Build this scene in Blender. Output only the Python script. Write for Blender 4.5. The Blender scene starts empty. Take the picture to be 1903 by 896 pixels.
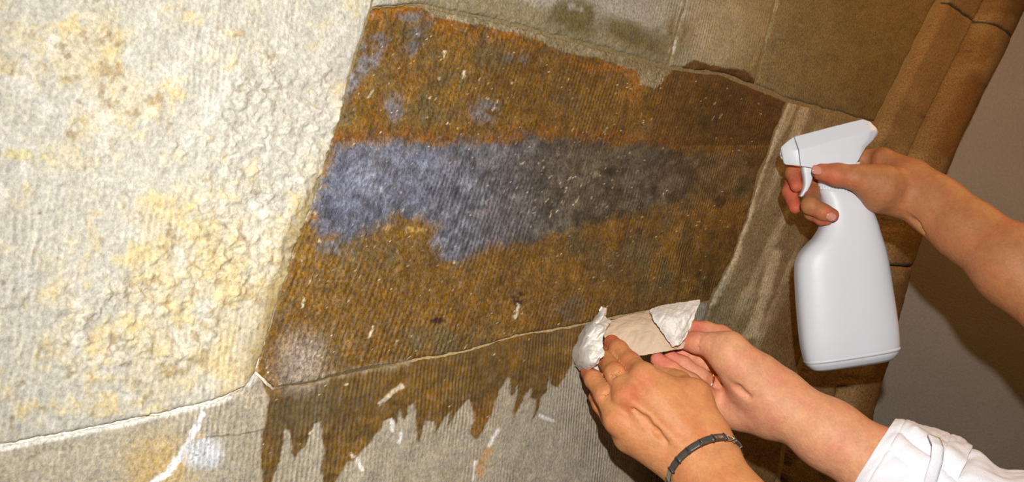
import bpy, math
import numpy as np
from mathutils import Vector, Matrix
F = 1950.0; CX = 951.5; CY = 448.0; CAMZ = 1.4
C = bpy.context.scene.collection
sc = bpy.context.scene
# ---------------------------------------------------------------- camera
cam = bpy.data.cameras.new('camera'); camo = bpy.data.objects.new('camera', cam); C.objects.link(camo)
cam.sensor_width = 36.0; cam.sensor_fit = 'HORIZONTAL'; cam.lens = 36.0 * F / 1903.0
cam.clip_start = 0.02
camo.location = (0, 0, CAMZ); camo.rotation_euler = (math.pi / 2, 0, 0)
sc.camera = camo
# ---------------------------------------------------------------- world, light, exposure
sc.view_settings.view_transform = 'Standard'; sc.view_settings.look = 'None'
sc.view_settings.gamma = 1.0; sc.view_settings.use_curve_mapping = False
sc.view_settings.exposure = 0.0
w = bpy.data.worlds.new('world'); sc.world = w; w.use_nodes = True
w.node_tree.nodes['Background'].inputs[0].default_value = (1.0, 0.72, 0.45, 1)
w.node_tree.nodes['Background'].inputs[1].default_value = 0.026
fl = bpy.data.lights.new('flash', 'SPOT'); flo = bpy.data.objects.new('flash', fl); C.objects.link(flo)
fl.energy = 46.0; fl.color = (1.0, 0.97, 0.93); fl.shadow_soft_size = 0.008
fl.spot_size = math.radians(112); fl.spot_blend = 1.0
flo.location = (0.045, 0.02, CAMZ + 0.10)
flo.rotation_euler = (Vector((0.13, 1.0, -0.10))).to_track_quat('-Z', 'Y').to_euler()
lamp = bpy.data.lights.new('tungsten_lamp', 'AREA'); lampo = bpy.data.objects.new('tungsten_lamp', lamp); C.objects.link(lampo)
lamp.energy = 6.0; lamp.color = (1.0, 0.50, 0.16); lamp.size = 0.25
lampo.location = (1.0, 1.25, 2.2)
lampo.rotation_euler = (Vector((0.72, 1.3, 1.45)) - Vector((1.0, 1.25, 2.2))).to_track_quat('-Z', 'Y').to_euler()

# ---------------------------------------------------------------- geometry helpers
KW = 6.84e-4; VX = 2600.0
WN = np.array([0.7637, -0.6456, 0.0])            # wall normal, towards the room

def wall_d(px): return 1.0 / (KW * (VX - px))
def at(px, py, d):
    px = np.asarray(px, float); py = np.asarray(py, float); d = np.asarray(d, float)
    return np.stack([(px - CX) / F * d, d + 0 * px, CAMZ - (py - CY) / F * d], -1)
def on_wall(px, py, h=0.0):
    p = at(px, py, wall_d(np.asarray(px, float)))
    return p + np.asarray(h, float)[..., None] * WN if np.ndim(h) else p + h * WN

def hsh(ix, iy, seed):
    n = (ix.astype(np.int64) * 374761393 + iy.astype(np.int64) * 668265263 + seed * 1442695041) & 0xffffffff
    n = ((n ^ (n >> 13)) * 1274126177) & 0xffffffff
    n = n ^ (n >> 16)
    return (n & 0xffff).astype(float) / 65535.0
def vn(x, y, seed=0):
    ix = np.floor(x); iy = np.floor(y); fx = x - ix; fy = y - iy
    fx = fx * fx * (3 - 2 * fx); fy = fy * fy * (3 - 2 * fy)
    ix = ix.astype(np.int64); iy = iy.astype(np.int64)
    a = hsh(ix, iy, seed); b = hsh(ix + 1, iy, seed); c = hsh(ix, iy + 1, seed); d = hsh(ix + 1, iy + 1, seed)
    return (a * (1 - fx) + b * fx) * (1 - fy) + (c * (1 - fx) + d * fx) * fy
def fbm(x, y, s, seed=0, o=4):
    v = 0; a = 1; t = 0; x = x / s; y = y / s
    for i in range(o):
        v = v + a * vn(x, y, seed + i * 17); t += a; a *= 0.55; x = x * 2.03 + 5.1; y = y * 2.03 + 1.7
    return v / t - 0.5                                # about -0.5 .. 0.5
def cells(x, y, s, seed=0):
    """distance to the nearest and second nearest random points"""
    x = x / s; y = y / s; ix = np.floor(x).astype(np.int64); iy = np.floor(y).astype(np.int64)
    f1 = np.full(x.shape, 9.0); f2 = np.full(x.shape, 9.0)
    for dx in (-1, 0, 1):
        for dy in (-1, 0, 1):
            cx = ix + dx; cy = iy + dy
            d = np.hypot(cx + hsh(cx, cy, seed) - x, cy + hsh(cx, cy, seed + 5) - y)
            f2 = np.minimum(f2, np.maximum(f1, d)); f1 = np.minimum(f1, d)
    return f1, f2
def sstep(a, b, x):
    t = np.clip((x - a) / (b - a), 0, 1); return t * t * (3 - 2 * t)
def poly_sdf(x, y, P):
    P = np.array(P, float); d = np.full(x.shape, 1e9); ins = np.zeros(x.shape, bool)
    for i in range(len(P)):
        a = P[i]; b = P[(i + 1) % len(P)]
        e = b - a; L = max(e @ e, 1e-9)
        t = np.clip(((x - a[0]) * e[0] + (y - a[1]) * e[1]) / L, 0, 1)
        d = np.minimum(d, (x - a[0] - t * e[0]) ** 2 + (y - a[1] - t * e[1]) ** 2)
        c = (a[1] > y) != (b[1] > y)
        with np.errstate(divide='ignore', invalid='ignore'):
            xi = a[0] + (y - a[1]) * e[0] / (e[1] if e[1] else 1e-9)
        ins ^= c & (x < xi)
    d = np.sqrt(d); return np.where(ins, -d, d)
def line_d(x, y, P):
    P = np.array(P, float); d = np.full(x.shape, 1e9)
    for a, b in zip(P[:-1], P[1:]):
        e = b - a; t = np.clip(((x - a[0]) * e[0] + (y - a[1]) * e[1]) / (e @ e), 0, 1)
        d = np.minimum(d, (x - a[0] - t * e[0]) ** 2 + (y - a[1] - t * e[1]) ** 2)
    return np.sqrt(d)
def blob(x, y, cx, cy, rx, ry, ang=0, soft=0.4):
    c = math.cos(math.radians(ang)); s = math.sin(math.radians(ang))
    u = ((x - cx) * c + (y - cy) * s) / rx; v = (-(x - cx) * s + (y - cy) * c) / ry
    return 1 - sstep(1 - soft, 1 + soft, np.hypot(u, v))
def lin(c):
    c = np.array(c, float) / 255.0
    return np.where(c <= 0.04045, c / 12.92, ((c + 0.055) / 1.055) ** 2.4)

def mesh_np(name, V, Q, mat, parent=None, attrs=None, smooth=True, col=None):
    me = bpy.data.meshes.new(name)
    V = np.asarray(V, np.float32).reshape(-1, 3); Q = np.asarray(Q, np.int32)
    me.vertices.add(len(V)); me.vertices.foreach_set('co', V.ravel())
    k = Q.shape[1]
    me.loops.add(Q.size); me.loops.foreach_set('vertex_index', Q.ravel())
    me.polygons.add(len(Q)); me.polygons.foreach_set('loop_start', np.arange(0, Q.size, k, dtype=np.int32))
    try: me.polygons.foreach_set('loop_total', np.full(len(Q), k, np.int32))
    except Exception: pass
    me.update(calc_edges=True)
    if smooth: me.polygons.foreach_set('use_smooth', np.ones(len(Q), bool))
    for an, av in (attrs or {}).items():
        a = me.attributes.new(an, 'FLOAT', 'POINT'); a.data.foreach_set('value', np.asarray(av, np.float32).ravel())
    if col is not None:
        a = me.attributes.new('tone', 'FLOAT_COLOR', 'POINT')
        c4 = np.ones((len(V), 4), np.float32); c4[:, :3] = np.asarray(col, np.float32).reshape(-1, 3)
        a.data.foreach_set('color', c4.ravel())
    me.materials.append(mat); me.validate()
    o = bpy.data.objects.new(name, me); C.objects.link(o)
    if parent is not None: o.parent = parent; o.matrix_parent_inverse = parent.matrix_world.inverted()
    return o
def grid_faces(nu, nv, off=0, flip=False, wrap=False):
    i, j = np.meshgrid(np.arange(nu - 1), np.arange(nv if wrap else nv - 1), indexing='ij')
    j2 = (j + 1) % nv
    q = np.stack([i * nv + j, (i + 1) * nv + j, (i + 1) * nv + j2, i * nv + j2], -1).reshape(-1, 4) + off
    return q[:, ::-1] if flip else q
def thing(name, loc, label, cat, group=None):
    o = bpy.data.objects.new(name, None); C.objects.link(o); o.location = loc
    o['label'] = label; o['category'] = cat; o.empty_display_size = 0.03
    if group: o['group'] = group
    bpy.context.view_layer.update()
    return o

# ---------------------------------------------------------------- materials
def nodes(name):
    m = bpy.data.materials.new(name); m.use_nodes = True; nt = m.node_tree
    return m, nt, nt.nodes['Principled BSDF']
def N(nt, t, **kw):
    n = nt.nodes.new(t)
    for k, v in kw.items():
        if k.startswith('i_'):
            n.inputs[k[2:].replace('_', ' ')].default_value = v
        else: setattr(n, k, v)
    return n
def math_n(nt, op, a, b=None):
    n = nt.nodes.new('ShaderNodeMath'); n.operation = op
    for i, v in enumerate((a, b)):
        if v is None: continue
        if isinstance(v, (int, float)): n.inputs[i].default_value = v
        else: nt.links.new(v, n.inputs[i])
    return n.outputs[0]

def stone_material(name, lean=0.3, rib=0.5, spacing=0.0042, grain=1.0):
    m, nt, bs = nodes(name); L = nt.links
    tc = N(nt, 'ShaderNodeTexCoord'); at_ = N(nt, 'ShaderNodeAttribute', attribute_name='tone')
    wet = N(nt, 'ShaderNodeAttribute', attribute_name='wet')
    rough = N(nt, 'ShaderNodeAttribute', attribute_name='coarse')
    sep = N(nt, 'ShaderNodeSeparateXYZ'); L.new(tc.outputs['Object'], sep.inputs[0])
    # coordinate along the wall, sheared so that the tooling leans
    s = math_n(nt, 'SUBTRACT', math_n(nt, 'MULTIPLY', sep.outputs[0], 1.549), math_n(nt, 'MULTIPLY', sep.outputs[2], lean))
    n0 = N(nt, 'ShaderNodeTexNoise', i_Scale=22.0, i_Detail=3.0); L.new(tc.outputs['Object'], n0.inputs['Vector'])
    ph = math_n(nt, 'ADD', math_n(nt, 'MULTIPLY', s, 2 * math.pi / spacing), math_n(nt, 'MULTIPLY', n0.outputs[0], 11.0))
    r = math_n(nt, 'SINE', ph)
    nm = N(nt, 'ShaderNodeTexNoise', i_Scale=14.0, i_Detail=2.0); L.new(tc.outputs['Object'], nm.inputs['Vector'])
    am = N(nt, 'ShaderNodeMapRange'); am.inputs[1].default_value = 0.38; am.inputs[2].default_value = 0.62
    L.new(nm.outputs[0], am.inputs[0])
    r = math_n(nt, 'MULTIPLY', math_n(nt, 'MULTIPLY', r, am.outputs[0]), math_n(nt, 'SUBTRACT', 1.0, rough.outputs['Fac']))
    # grain stretched along the tooling
    cm = N(nt, 'ShaderNodeCombineXYZ'); L.new(s, cm.inputs[0]); L.new(math_n(nt, 'MULTIPLY', sep.outputs[2], 0.6), cm.inputs[1])
    n1 = N(nt, 'ShaderNodeTexNoise', i_Scale=330.0, i_Detail=4.0, i_Roughness=0.65); L.new(cm.outputs[0], n1.inputs['Vector'])
    n2 = N(nt, 'ShaderNodeTexNoise', i_Scale=400.0, i_Detail=3.0, i_Roughness=0.7); L.new(tc.outputs['Object'], n2.inputs['Vector'])
    hgt = math_n(nt, 'ADD', math_n(nt, 'MULTIPLY', r, rib * 0.00022),
                 math_n(nt, 'ADD', math_n(nt, 'MULTIPLY', n1.outputs[0], 0.0007 * grain), math_n(nt, 'MULTIPLY', n2.outputs[0], 0.0013 * grain)))
    b = N(nt, 'ShaderNodeBump', i_Strength=0.9); b.inputs['Distance'].default_value = 1.0
    L.new(hgt, b.inputs['Height']); L.new(b.outputs[0], bs.inputs['Normal'])
    # colour grain
    k = math_n(nt, 'ADD', math_n(nt, 'MULTIPLY', math_n(nt, 'SUBTRACT', n1.outputs[0], 0.5), 0.9 * grain),
               math_n(nt, 'MULTIPLY', math_n(nt, 'SUBTRACT', n2.outputs[0], 0.5), 2.2 * grain))
    k = math_n(nt, 'ADD', k, math_n(nt, 'MULTIPLY', r, 0.07 * rib))
    k = math_n(nt, 'ADD', k, 1.0)
    mx = N(nt, 'ShaderNodeVectorMath', operation='SCALE'); L.new(at_.outputs['Color'], mx.inputs[0]); L.new(k, mx.inputs['Scale'])
    # small hue shifts between ochre and grey grains
    n3 = N(nt, 'ShaderNodeTexNoise', i_Scale=260.0, i_Detail=2.0); L.new(tc.outputs['Object'], n3.inputs['Vector'])
    hs = N(nt, 'ShaderNodeHueSaturation'); L.new(mx.outputs[0], hs.inputs['Color'])
    L.new(math_n(nt, 'ADD', 0.55, math_n(nt, 'MULTIPLY', n3.outputs[0], 0.9)), hs.inputs['Saturation'])
    L.new(hs.outputs[0], bs.inputs['Base Color'])
    rg = math_n(nt, 'SUBTRACT', 0.92, math_n(nt, 'MULTIPLY', wet.outputs['Fac'], 0.42))
    L.new(rg, bs.inputs['Roughness'])
    L.new(math_n(nt, 'ADD', 0.18, math_n(nt, 'MULTIPLY', wet.outputs['Fac'], 0.45)), bs.inputs['Specular IOR Level'])
    bs.inputs['Coat Roughness'].default_value = 0.42
    L.new(math_n(nt, 'MULTIPLY', math_n(nt, 'MAXIMUM', math_n(nt, 'SUBTRACT', wet.outputs['Fac'], 0.6), 0.0), 2.5), bs.inputs['Coat Weight'])
    bs.inputs['Coat Tint'].default_value = (0.72, 0.8, 1.0, 1)
    return m

def plain(name, col, rough=0.5, spec=0.5, noise=0.0, scale=60, bump=0.0, sss=0.0, bscale=None, metal=0.0, coat=0.0):
    m, nt, bs = nodes(name); L = nt.links
    bs.inputs['Base Color'].default_value = (*col, 1); bs.inputs['Roughness'].default_value = rough
    bs.inputs['Specular IOR Level'].default_value = spec; bs.inputs['Metallic'].default_value = metal
    bs.inputs['Coat Weight'].default_value = coat
    tc = N(nt, 'ShaderNodeTexCoord')
    n = N(nt, 'ShaderNodeTexNoise', i_Scale=float(scale), i_Detail=4.0, i_Roughness=0.6); L.new(tc.outputs['Object'], n.inputs['Vector'])
    if noise:
        k = math_n(nt, 'ADD', 1 - noise * 0.5, math_n(nt, 'MULTIPLY', n.outputs[0], noise))
        v = N(nt, 'ShaderNodeVectorMath', operation='SCALE'); v.inputs[0].default_value = col; L.new(k, v.inputs['Scale'])
        L.new(v.outputs[0], bs.inputs['Base Color'])
    if bump:
        n2 = N(nt, 'ShaderNodeTexNoise', i_Scale=float(bscale or scale), i_Detail=4.0); L.new(tc.outputs['Object'], n2.inputs['Vector'])
        b = N(nt, 'ShaderNodeBump'); b.inputs['Distance'].default_value = bump; L.new(n2.outputs[0], b.inputs['Height']); L.new(b.outputs[0], bs.inputs['Normal'])
    if sss:
        bs.inputs['Subsurface Weight'].default_value = sss; bs.inputs['Subsurface Radius'].default_value = (0.004, 0.0015, 0.0008)
        bs.inputs['Subsurface Scale'].default_value = 1.0
    return m

def skin_material(name, c0, c1):
    m, nt, bs = nodes(name); L = nt.links
    tc = N(nt, 'ShaderNodeTexCoord')
    fa = N(nt, 'ShaderNodeAttribute', attribute_name='flush')
    n1 = N(nt, 'ShaderNodeTexNoise', i_Scale=38.0, i_Detail=4.0, i_Roughness=0.6); L.new(tc.outputs['Object'], n1.inputs['Vector'])
    n2 = N(nt, 'ShaderNodeTexNoise', i_Scale=420.0, i_Detail=3.0, i_Roughness=0.6); L.new(tc.outputs['Object'], n2.inputs['Vector'])
    n4 = N(nt, 'ShaderNodeTexNoise', i_Scale=120.0, i_Detail=2.0); L.new(tc.outputs['Object'], n4.inputs['Vector'])
    f = math_n(nt, 'ADD', fa.outputs['Fac'], math_n(nt, 'MULTIPLY', math_n(nt, 'SUBTRACT', n1.outputs[0], 0.5), 1.5))
    mix = N(nt, 'ShaderNodeMix', data_type='RGBA'); L.new(f, mix.inputs['Factor'])
    mix.inputs[6].default_value = (*c0, 1); mix.inputs[7].default_value = (*c1, 1)
    k = math_n(nt, 'ADD', 0.62, math_n(nt, 'ADD', math_n(nt, 'MULTIPLY', n2.outputs[0], 0.42), math_n(nt, 'MULTIPLY', n4.outputs[0], 0.34)))
    v = N(nt, 'ShaderNodeVectorMath', operation='SCALE'); L.new(mix.outputs[2], v.inputs[0]); L.new(k, v.inputs['Scale'])
    L.new(v.outputs[0], bs.inputs['Base Color'])
    vo = N(nt, 'ShaderNodeTexVoronoi', i_Scale=900.0); L.new(tc.outputs['Object'], vo.inputs['Vector'])
    h = math_n(nt, 'ADD', math_n(nt, 'MULTIPLY', n2.outputs[0], 0.0004), math_n(nt, 'MULTIPLY', vo.outputs[0], 0.00012))
    h = math_n(nt, 'ADD', h, math_n(nt, 'MULTIPLY', n4.outputs[0], 0.0008))
    b = N(nt, 'ShaderNodeBump', i_Strength=0.8); b.inputs['Distance'].default_value = 1.0; L.new(h, b.inputs['Height']); L.new(b.outputs[0], bs.inputs['Normal'])
    bs.inputs['Roughness'].default_value = 0.55; bs.inputs['Specular IOR Level'].default_value = 0.30
    bs.inputs['Subsurface Weight'].default_value = 0.12; bs.inputs['Subsurface Radius'].default_value = (0.004, 0.0014, 0.0007)
    bs.inputs['Subsurface Scale'].default_value = 1.0
    return m

# ---------------------------------------------------------------- the stone wall
A_R = [(700, -20), (690, 14), (664, 95), (640, 180), (622, 245), (605, 300), (578, 385), (545, 470), (512, 575), (475, 692)]
B_TOP = [(690, 14), (780, 8), (870, 28), (960, 48), (1110, 88), (1240, 128), (1340, 140), (1465, 188)]
B_R = [(1465, 188), (1440, 250), (1412, 325), (1388, 410), (1358, 490), (1322, 560)]
B_BOT = [(475, 692), (508, 722), (597, 706), (643, 693), (740, 676), (875, 650), (960, 625), (1099, 600), (1190, 580), (1322, 560)]
A_BOT = [(-700, 975), (0, 830), (150, 800), (300, 768), (400, 745), (450, 722), (475, 692)]
M_IN = [(1900, -330), (1742, 0), (1640, 200), (1596, 300), (1530, 520), (1480, 700), (1400, 1150)]
M_OUT = [(2075, -330), (1905, 14), (1822, 168), (1762, 288), (1702, 425), (1672, 520), (1640, 640), (1610, 742), (1500, 1150)]

WET = [(692, 12), (735, 10), (785, 14), (800, 30), (860, 42), (905, 50), (960, 62), (1000, 75), (1045, 98), (1110, 108), (1150, 120),
       (1182, 132), (1190, 155), (1215, 165), (1232, 150), (1250, 130), (1290, 112), (1330, 122), (1380, 130), (1408, 150),
       (1420, 175), (1460, 188)] + B_R[1:] + [(1190, 583), (1110, 603)]
_dr = [(1590, 300), (1575, 340), (1520, 440), (1490, 430), (1480, 385), (1465, 440), (1440, 490), (1410, 570), (1392, 605), (1405, 540), (1410, 500),
       (1385, 490), (1385, 440), (1360, 470), (1330, 540), (1310, 580), (1298, 550), (1315, 500), (1318, 430), (1300, 480), (1280, 475), (1290, 400),
       (1275, 390), (1230, 460), (1200, 560), (1160, 640), (1125, 695), (1090, 665), (1110, 600), (1100, 520), (1080, 500), (1040, 540), (1000, 600),
       (978, 635), (1000, 560), (970, 580), (940, 630), (918, 660), (915, 600), (880, 600), (860, 660), (845, 705), (830, 690), (835, 640), (835, 560),
       (820, 520), (800, 530), (775, 600), (760, 590), (755, 540), (740, 610), (730, 620), (715, 580), (690, 590), (660, 640), (620, 690), (580, 740),
       (540, 790), (500, 800), (470, 850), (440, 896), (430, 960), (400, 960), (370, 840), (385, 780), (385, 660), (375, 600), (345, 620), (320, 690),
       (290, 730), (250, 780), (235, 760), (235, 700), (225, 650), (200, 640), (190, 730), (170, 830), (140, 896), (120, 960), (95, 960), (90, 800),
       (90, 700), (100, 620), (120, 560), (125, 480), (60, 330)]
WET += [(450 + a / 2.589, 550 + b / 2.589) for a, b in _dr] + A_R[::-1][:-2]
BAND = [(628, 272), (700, 262), (790, 270), (860, 264), (900, 268), (980, 252), (1100, 266), (1250, 275), (1430, 285), (1408, 340), (1370, 368), (1250, 380),
        (1150, 400), (1080, 425), (1000, 440), (930, 455), (880, 470), (830, 480), (815, 430), (780, 408), (740, 398), (690, 425), (640, 445), (590, 442),
        (578, 400), (590, 350), (610, 300)]
rng = np.random.RandomState(4)

def paint(x, y):
    """albedo (linear), wetness, coarseness and height of the wall at photo-frame position x, y"""
    sh = x.shape
    wx = x + 16 * fbm(x, y, 26, 3); wy = y + 16 * fbm(x, y, 26, 9)
    lx = x + 0.25 * y                                   # runs across the tooling
    big = fbm(x, y, 170, 21); mid = fbm(x, y, 55, 31); fine = fbm(x, y, 16, 41, 3)
    streak = fbm(lx * 1.0, y * 0.16, 12, 51, 3)
    dry = np.empty(sh + (3,)); dry[:] = lin((194, 191, 177))
    def mix(c, m):
        nonlocal dry
        m = np.clip(m, 0, 1)[..., None]; dry = dry * (1 - m) + lin(c) * m
    h = 0.0040 * mid + 0.0018 * fine
    coarse = np.zeros(sh)
    # left stone: ochre clouds, chalky white spots, flaked patches
    left = 1 - sstep(-6, 6, poly_sdf(x, y, [(-3000, -900), (760, -200)] + A_R + A_BOT[::-1] + [(-3000, 1400)]))
    yel = sstep(0.0, 0.30, fbm(x, y, 95, 61) + 0.35 * fine + 0.42 * blob(x, y, 330, 560, 300, 170, -15, 1) + 0.25 * blob(x, y, 160, 130, 230, 150, 20, 1)
                + 0.34 * blob(x, y, 500, 620, 90, 140, 15, 0.9) - 0.10)
    mix((206, 195, 164), left * yel * 0.7)
    mix((210, 190, 138), left * sstep(0.10, 0.42, fbm(x, y, 42, 66) + 0.20 * yel + 0.25 * fine) * 0.65)
    mix((222, 220, 214), left * sstep(0.08, 0.3, fbm(x, y, 48, 71)) * 0.45)
    mix((150, 128, 96), left * sstep(0.2, 0.36, fbm(x, y, 21, 77) + 0.12 * yel) * 0.6)
    mix((204, 192, 140), left * blob(wx, wy, 50, 292, 48, 13, 5) * 0.8 * sstep(-.3, .1, fine))
    mix((150, 130, 78), left * (1 - sstep(4, 46, line_d(wx, wy, A_R))) * sstep(200, 420, y) * 0.8)
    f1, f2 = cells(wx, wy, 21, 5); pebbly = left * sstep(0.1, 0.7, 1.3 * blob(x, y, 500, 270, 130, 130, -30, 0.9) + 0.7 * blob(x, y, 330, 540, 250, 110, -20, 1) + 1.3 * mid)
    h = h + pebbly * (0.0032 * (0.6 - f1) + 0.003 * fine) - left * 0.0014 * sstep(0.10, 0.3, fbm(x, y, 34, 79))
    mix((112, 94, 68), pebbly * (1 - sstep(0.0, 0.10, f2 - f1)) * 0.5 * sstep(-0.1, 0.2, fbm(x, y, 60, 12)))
    coarse = np.maximum(coarse, pebbly * 0.9)
    # lower course
    low = sstep(-4, 4, y - np.interp(x, [p[0] for p in A_BOT] + [508, 740, 1099, 1322], [p[1] for p in A_BOT] + [722, 676, 600, 560])) * (x < 1345)
    mix((164, 155, 136), low)
    mix((186, 178, 158), low * (1 - sstep(200, 520, x)) * 0.8)
    mix((236, 234, 226), low * (1 - sstep(6, 13, line_d(x, y, A_BOT))) * (1 - 0.5 * sstep(100, 480, x)))
    mix((196, 168, 112), low * blob(wx, wy, 290, 870, 60, 60, -50, 0.8) * 0.8)
    mix((200, 160, 86), low * (1 - sstep(3, 9, line_d(wx, wy, [(330, 860), (350, 822), (372, 812)]))))
    mix((238, 238, 238), low * (1 - sstep(4, 9, line_d(wx, wy, [(282, 900), (318, 868), (345, 830), (364, 790), (376, 770)]))))
    mix((205, 208, 210), low * blob(wx, wy, 378, 842, 34, 30))
    mix((110, 110, 115), low * blob(wx, wy, 378, 842, 34, 30) * sstep(0.14, 0.2, fbm(x, y, 7, 15)) * 0.8)
    for q in [[(1003, 772), (1024, 782)], [(925, 800), (908, 828)], [(884, 858), (878, 892)], [(745, 806), (742, 822)], [(653, 840), (672, 872)], [(728, 780), (729, 800)]]:
        mix((228, 226, 220), low * (1 - sstep(1.5, 5, line_d(x + 5 * fine * 2, y, q))) * 0.9)
    mix((190, 150, 100), low * (1 - sstep(5, 14, line_d(wx, wy, [(905, 840), (890, 880)]))) * 0.7)
    mix((90, 78, 60), low * (1 - sstep(0.6, 2.4, line_d(wx, wy, [(380, 812), (438, 806), (523, 793), (545, 765)]))) * 0.7)
    mix((178, 166, 144), low * (1 - sstep(10, 30, line_d(wx, wy, [(450, 735), (490, 750)]))) * 0.9)
    # upper course, browner and darker towards the right
    up = ((y < np.interp(x, [690, 780, 960, 1110, 1240, 1340, 1465, 1600], [14, 8, 48, 88, 128, 140, 188, 225])) & (x > 690)) * 1.0
    mix((176, 171, 156), up)
    mix((140, 126, 86), up * sstep(1180, 1420, x + 60 * mid) * 0.95)
    mix((112, 94, 56), up * sstep(1420, 1640, x + 80 * mid) * 0.8)
    mix((196, 184, 148), up * blob(wx, wy, 1335, 50, 85, 70, -30, 0.7) * 0.6)
    mband = 1 - sstep(14, 44, line_d(wx, wy, [(760, -6), (870, 8), (960, 26), (1060, 62), (1150, 90), (1225, 112), (1260, 60)]))
    mix((142, 128, 94), mband * 0.85 * (left < 0.5)); coarse = np.maximum(coarse, mband)
    h = h + mband * 0.0022 * fbm(x, y, 12, 88) * 2
    mix((104, 92, 50), blob(wx, wy, 1065, 32, 48, 34, 10, 0.5) * 0.9 * sstep(-0.25, 0.15, fine + 0.1))
    mix((112, 98, 56), blob(wx, wy, 1170, 62, 62, 22, 25, 0.5) * 0.85)
    mix((208, 202, 184), (1 - sstep(2, 7, line_d(wx, wy, [(1270, 5), (1256, 50), (1246, 98)]))) * 0.8)
    mix((178, 166, 124), (1 - sstep(1, 4, line_d(wx, wy, [(1445, 0), (1420, 60), (1400, 120)]))) * 0.7)
    # right-hand stones below
    rt = sstep(-3, 3, x - np.interp(y, [188, 250, 325, 410, 490, 560, 1200], [1465, 1440, 1412, 1388, 1358, 1322, 1120])) * (1 - up) * (1 - left)
    mix((144, 129, 98), rt)
    mix((200, 188, 158), rt * sstep(0.05, 0.28, fbm(lx + 0.2 * y, y * 0.13, 34, 91)) * 0.8)
    mix((112, 92, 58), rt * sstep(0.0, 0.25, fbm(lx + 0.2 * y, y * 0.12, 46, 97)) * 0.85)
    mix((120, 92, 54), rt * sstep(1500, 1620, x + 0.4 * (y - 300) + 50 * mid) * 0.9)
    mix((212, 200, 170), rt * (1 - sstep(6, 16, line_d(wx, wy, [(1440, 470), (1412, 560), (1392, 620)]))) * 0.7)
    mix((212, 200, 168), rt * (1 - sstep(3, 9, line_d(wx, wy, B_R))) * 0.55)
    # dry remainder of the wetted stone, damp and rough
    bd = (1 - up) * (1 - left) * (1 - low) * (1 - rt) * (x > 600)
    mix((140, 126, 94), bd * 0.9); mix((172, 160, 130), bd * sstep(0.0, 0.3, fine + mid) * 0.6)
    # ------------ the wetted patch
    sd = poly_sdf(x + 9 * fbm(x, y, 14, 5), y + 7 * fbm(x, y, 14, 6), WET)
    wet = 1 - sstep(-2.0, 2.0, sd)
    dry = dry * (0.88 + 0.20 * streak + 0.24 * fine + 0.16 * fbm(x, y, 7, 141, 2))[..., None]
    c = np.empty(sh + (3,)); c[:] = lin((116, 84, 32))
    def wmix(col, m):
        nonlocal c
        m = np.clip(m, 0, 1)[..., None]; c = c * (1 - m) + lin(col) * m
    wmix((100, 84, 50), sstep(-0.05, 0.25, fbm(x, y, 70, 101)))
    wmix((136, 100, 40), sstep(0.05, 0.3, fbm(lx, y * 0.5, 40, 103)) * 0.8)
    wmix((78, 54, 22), sstep(0.02, 0.3, streak) * 0.7)
    topd = line_d(wx, wy, WET[:22])
    wmix((146, 94, 30), (1 - sstep(8, 44, topd)) * 0.7 * sstep(-0.25, 0.1, fine) * (x < 1190))
    wmix((118, 74, 26), sstep(-0.3, 0.1, fine + 0.5 * mid) * (1 - sstep(3, 24, line_d(wx, wy, [(625, 262), (700, 254), (860, 256), (900, 262), (1000, 246), (1120, 258), (1270, 268)]))) * 0.75)
    grey = 1 - sstep(-15, 15, poly_sdf(wx, wy, BAND) + 26 * fbm(x, y, 20, 133) + 22 * fine); grey = grey * (1 - 0.55 * sstep(1180, 1420, x))
    patches = np.clip(blob(wx, wy, 690, 100, 50, 20, -50) + blob(wx, wy, 770, 75, 40, 18, -50) + blob(wx, wy, 900, 205, 26, 24) + blob(wx, wy, 735, 200, 20, 24)
                      + blob(wx, wy, 655, 140, 16, 50, 18) + blob(wx, wy, 830, 460, 34, 26, 30) + blob(wx, wy, 625, 462, 42, 14) + blob(wx, wy, 960, 110, 22, 12)
                      + blob(wx, wy, 1055, 575, 26, 22) + blob(wx, wy, 760, 30, 20, 10), 0, 1) * sstep(-0.2, 0.12, fine + 0.05)
    gband = grey; grey = np.clip(grey + patches * 0.7, 0, 1)
    gc = lin((108, 109, 116))[None] * (1 - sstep(820, 1100, x))[..., None] + lin((88, 80, 64))[None] * sstep(820, 1100, x)[..., None]  # wet grey stone, with the flash's bluish sheen painted in at the left
    gc = gc * (0.82 + 0.5 * sstep(0.12, 0.3, fbm(lx, y * .5, 9, 163, 2)) + 0.9 * fbm(x, y, 38, 161) + 0.9 * fine + 0.35 * blob(x, y, 700, 320, 130, 70, -20, 1))[..., None]
    c = c * (1 - grey[..., None] * 0.95) + gc * grey[..., None] * 0.95
    wmix((72, 48, 18), sstep(1180, 1330, x + 60 * mid) * (y < 270) * 0.65)
    wmix((110, 80, 32), (1 - grey) * sstep(420, 560, y) * 0.45 * sstep(-0.1, 0.1, mid))
    belowj = low * wet
    wmix((92, 72, 34), belowj * 0.55)
    wmix((128, 92, 36), belowj * sstep(0.05, 0.25, fbm(x, y, 50, 107)) * 0.7)
    wmix((78, 68, 44), belowj * blob(wx, wy, 570, 760, 90, 42, -12, 0.8) * 0.8)
    wmix((164, 150, 136), blob(wx, wy, 556, 672, 42, 50, 15, 0.7) * 0.75)
    wmix((150, 140, 118), (1 - sstep(1, 12, line_d(wx, wy, [(520, 712), (610, 700), (760, 675)]))) * 0.5)
    wmix((206, 178, 116), (1 - sstep(2, 12, line_d(wx, wy, [(700, 420), (760, 425), (820, 425)]))) * 0.35 * sstep(0.0, 0.2, fine))
    wmix((60, 34, 20), blob(wx, wy, 812, 597, 12, 6, -10) + blob(x, y, 962, 556, 11, 16, 20) * sstep(-.1, .1, fbm(x, y, 7, 2)) + blob(wx, wy, 1185, 430, 9, 7) * 0.7)
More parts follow.
